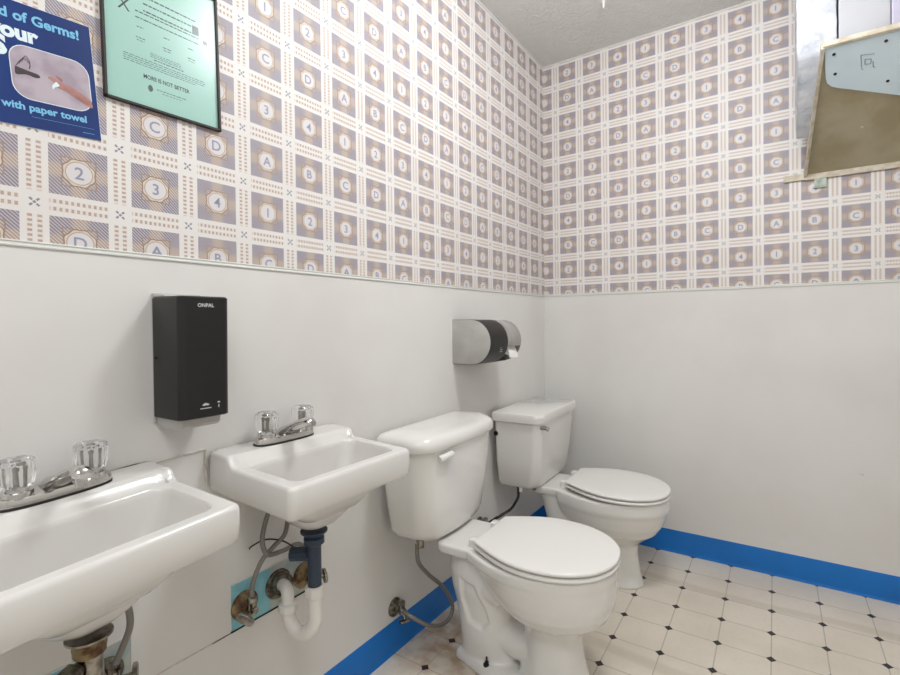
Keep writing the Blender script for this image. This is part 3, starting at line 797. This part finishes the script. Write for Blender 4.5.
def mtext(s, x, y, sz, mi=1, bold=0, sx=1):
    vs, fs, bb = glyph(s, sz, bold); c = (bb[0]+bb[1])/2*sx
    m.add([(v[0]*sx-c, v[1], 0) for v in vs], fs, mi, A2 @ Matrix.Translation((x, y, Z2)))
mtext('MORE IS NOT BETTER', .116, .062, .0115, 2, .02, .8)
fake(.095, .155, .046, .0015); fake(.105, .145, .041, .001); R = [(.083+.006*cos(a)*.8, .045+.007*sin(a)) for a in [k*pi/4 for k in range(8)]]
m.add([(x, y, Z2) for x, y in R], [tuple(range(8))], 1, A2)
for k in range(4): fake(.036, .196-.02*(k == 3), .098-.0042*k, .0013)
fake(.092, .150, .104, .0018, 2)
for k in range(3): fake(.085, .145, .116-.0035*k, .0011)
for x in (.068, .118, .168): fake(x-.008, x+.008, .137, .002); fake(x-.007, x+.007, .132, .0015); fake(x-.006, x+.006, .158, .002)
for k in range(2): fake(.06, .185, .185-.012*k+.003, .0022, 2)
for k in range(3): fake(.075, .180, .222-.014*k, .0028, 2)
mtext('X', .040, .180, .034, 2, .0, .9)
m.add([(.043+.010*cos(a), .225+.010*sin(a), Z2) for a in [k*pi/8 for k in range(16)]]+[(.043+.0085*cos(a), .225+.0085*sin(a), Z2) for a in [k*pi/8 for k in range(16)]],
      [(k, (k+1)%16, 16+(k+1)%16, 16+k) for k in range(16)], 2, A2)
m.box((.172,.195,Z2-.0001), (.186,.213,Z2), 2, A2); m.box((.195,.182,Z2-.0001), (.204,.190,Z2), 2, A2)
m.build('notice_sheet', [mint, ink, inkd], t, smooth=0)
def cover_mat():
    tt = NT('clear_cover'); tr = tt.n.new('ShaderNodeBsdfTransparent'); gl = tt.n.new('ShaderNodeBsdfGlossy'); gl.inputs['Roughness'].default_value = .22
    mx = tt.n.new('ShaderNodeMixShader'); mx.inputs[0].default_value = .02
    tt.l.new(tr.outputs[0], mx.inputs[1]); tt.l.new(gl.outputs[0], mx.inputs[2]); tt.l.new(mx.outputs[0], tt.n['Material Output'].inputs[0])
    return tt.m
MB().box((b*.6,b*.6,.0055), (Wf-b*.6,Hf-b*.6,.0065), 0, A2).build('clear_cover', cover_mat(), t, smooth=0)

# ------------------------------------------------------------------ metal shelf at the upper right with wrapped towel packs
beige = simple('aged_beige_metal', rgb(176, 166, 140), .5, col2=rgb(158, 146, 116), scale=7, bump=.05)
rim_m = simple('chipped_beige_edge', rgb(206, 200, 184), .5, col2=rgb(186, 172, 150), scale=30)
palebl = simple('pale_blue_plate', rgb(218, 234, 242), .4, col2=rgb(210, 227, 237), scale=6)
wrap = simple('plastic_wrap', rgb(200, 202, 207), .3, col2=rgb(174, 178, 188), scale=16, bump=.6, bdist=.008)
white_pk = simple('towel_pack', rgb(184, 184, 189), .4, col2=rgb(176, 176, 182), scale=10)
bprint = simple('blue_print', rgb(120, 146, 200), .5)
X0, X1 = 1.139, 1.80
yF, zF, zB = -.45, 1.952, 1.650
t = thing('wall_shelf', 'rusty beige metal shelf with pale blue plate high on the back wall, seen from below', 'shelf', (0, 0, 0))
dv = Vector((0, yF, zF-zB)); Ld = dv.length; dv.normalize(); nv = Vector((0, -dv.z, dv.y)); nv = nv if nv.z > 0 else -nv
def sl(x, s, h=0):      # x along the wall, s up the slope from the wall, h above the sheet
    p = Vector((0, -.001, zB)) + dv*s + nv*h; return (x, p.y, p.z)
XL = lambda s: X0 + .060*s
def slab(m, P, h0, h1, mi=0): return m.loft([[sl(x, s, h0) for x, s in P], [sl(x, s, h1) for x, s in P]], mi)
m = MB(); slab(m, [(XL(0)+.004, .006), (X1, .006), (X1, Ld), (XL(Ld)+.004, Ld)], 0, .003); m.build('underside_sheet', beige, t, smooth=0)
m = MB(); slab(m, [(XL(0)-.003, 0), (XL(0)+.007, 0), (XL(Ld)+.010, Ld), (XL(Ld)-.001, Ld)], -.010, .030); m.build('side_flange', rim_m, t, bevel=.0015)
m = MB(); slab(m, [(XL(Ld)+.004, Ld-.004), (X1, Ld-.004), (X1, Ld+.006), (XL(Ld)+.004, Ld+.006)], -.008, .018); m.build('front_lip', rim_m, t, bevel=.0015)
m = MB(); m.box((X0-.07, -.010, zB-.013), (X0, -.0005, zB+.012)); m.box((X0, -.010, zB-.016), (X1, -.0005, zB+.010)); m.build('wall_bracket', rim_m, t, bevel=.001)
m = MB(); m.box((X0+.032, -.008, zB-.052), (X0+.072, -.0005, zB-.012)); m.build('mounting_tab', simple('green_grey_tab', rgb(188, 200, 188), .6, col2=rgb(150, 160, 150), scale=40), t, bevel=.001)
P = [(1.180, Ld-.006), (X1, Ld-.006), (X1, .112), (1.393, .302), (1.26, .365), (1.225, .381), (1.205, .393), (1.193, .409), (1.188, .430)]
m = MB(); slab(m, P, -.005, -.0005); m.build('blue_plate', palebl, t, smooth=0, bevel=.0008)
for x, q in ((1.206, .510), (1.213, .438), (1.334, .512), (1.354, .368), (1.303, .197)):
    m = MB(); m.lathe([(.0048, -.001), (.0048, .0012), (.003, .0018)], sl(x, q, -.005 if q > .3 else 0), -nv, 12)
    m.build('screw', dark_m if q > .3 else rim_m, t)
m = MB()
def bar(x0, q0, x1, q1, w=.0011): m.tube([sl(x0, q0, -.0052), sl(x1, q1, -.0052)], w, n=6, sub=1)
for a in ((1.276,.484,1.310,.478), (1.276,.484,1.281,.438), (1.288,.466,1.303,.463), (1.303,.463,1.304,.446), (1.304,.446,1.289,.448), (1.289,.448,1.288,.466), (1.309,.452,1.311,.432), (1.311,.432,1.316,.430), (1.281,.434,1.286,.432)): bar(*a)
m.build('embossed_mark', simple('embossed_grey', rgb(128, 142, 150), .5), t, smooth=0)

# wrapped packs standing on the shelf
def pack(name, label, x0, x1, s0, s1, ztop, mats, seed, wr, r=.004):
    """soft bundle: footprint along the slope s0..s1, sides vertical"""
    random.seed(seed); m = MB(); n = 26; rings = []
    a = Vector(sl(0, s0, .006)); b_ = Vector(sl(0, s1, .006))
    for k in range(n+1):
        q = k/n
        e = (1-abs(2*q-1)**6)
        ins = r*(1-min(1, e*1.3))
        R = rrect(x0+ins, x1-ins, b_.y+ins, a.y-ins, r, 0, 6)
        ring = []
        S2 = []
        for i in range(len(R)):
            p = Vector(R[i]); d = Vector(R[(i+1) % len(R)]); kk = 8 if i % 7 == 6 else 1
            for z in range(kk): S2.append(p.lerp(d, z/kk))
        for p in S2:
            f = (a.y-p.y)/(a.y-b_.y); zb = a.z+(b_.z-a.z)*max(0, min(1, f))
            z = zb+(ztop-zb)*q
            w = wr*(sin(p.y*55+z*31+seed)+.7*sin(z*83-p.y*40+p.x*60)+.5*sin(z*140+p.y*90))
            o = Vector((p.x-(x0+x1)/2, p.y-(a.y+b_.y)/2, 0)); o = o.normalized() if o.length else o
            ring.append((p.x+o.x*w*min(1, e), p.y+o.y*w*min(1, e), z))
        rings.append(ring)
    m.loft(rings)
    return m
m = pack('', '', 1.106, 1.2140, .185, .515, 2.37, None, 1, .0019)
random.seed(9)
for k in range(26):
    y = random.uniform(-.36, -.17); z = random.uniform(1.9, 2.32)
    m.add([(1.1005, y, z), (1.1005, y-.018, z+.007), (1.1005, y-.018, z+.0105), (1.1005, y, z+.0035)], [(0,1,2,3)], 1)
tag(m.build('towel_pack', [wrap, bprint], smooth=60), 'crinkled clear-wrapped pack with blue print, leftmost on the high metal shelf', 'paper towel pack', 'packs on the high shelf')
m = pack('', '', 1.2185, 1.348, .20, .50, 2.36, None, 2, 0)
tag(m.build('towel_pack', [white_pk], smooth=60), 'smooth plain white pack in the middle of the high metal shelf', 'paper towel pack', 'packs on the high shelf')
m = pack('', '', 1.3495, 1.56, .20, .50, 2.36, None, 3, 0)
yf = sl(0, .50)[1]-.0015
for x, z, sx in ((1.358, 2.115, .012), (1.374, 2.118, .008), (1.392, 2.115, .012), (1.37, 2.03, .01), (1.395, 2.04, .012)):
    m.box((x, yf-.0006, z), (x+sx, yf, z+.006), 1)
lav = simple('lavender_pack', rgb(186, 182, 200), .35, col2=rgb(178, 174, 196), scale=14)
tag(m.build('towel_pack', [lav, simple('grey_violet_print', rgb(150, 146, 172), .5)], smooth=60), 'pale lavender printed pack at the right edge of the high metal shelf', 'paper towel pack', 'packs on the high shelf')

# ceiling hook and pale scrape patch
m = MB(); m.lathe([(.010, 0), (.010, -.003), (.005, -.006), (.003, -.018), (.0, -.02)], (.436, -.352, RH)); m.lathe([(.0045,0),(.0045,-.02),(.001,-.024)], (.436,-.352,RH-.004))
tag(m.build('ceiling_hook', plastic_w), 'small white hook screwed into the textured ceiling', 'hook')
# light switch plate at the far end is out of view; small paint blemish on the back wall
m = MB(); m.tube([(1.31,-.0008,.475),(1.318,-.0012,.468),(1.324,-.0008,.474)], .0022, n=6); 
S(m.build('trim_12', caulk_m))
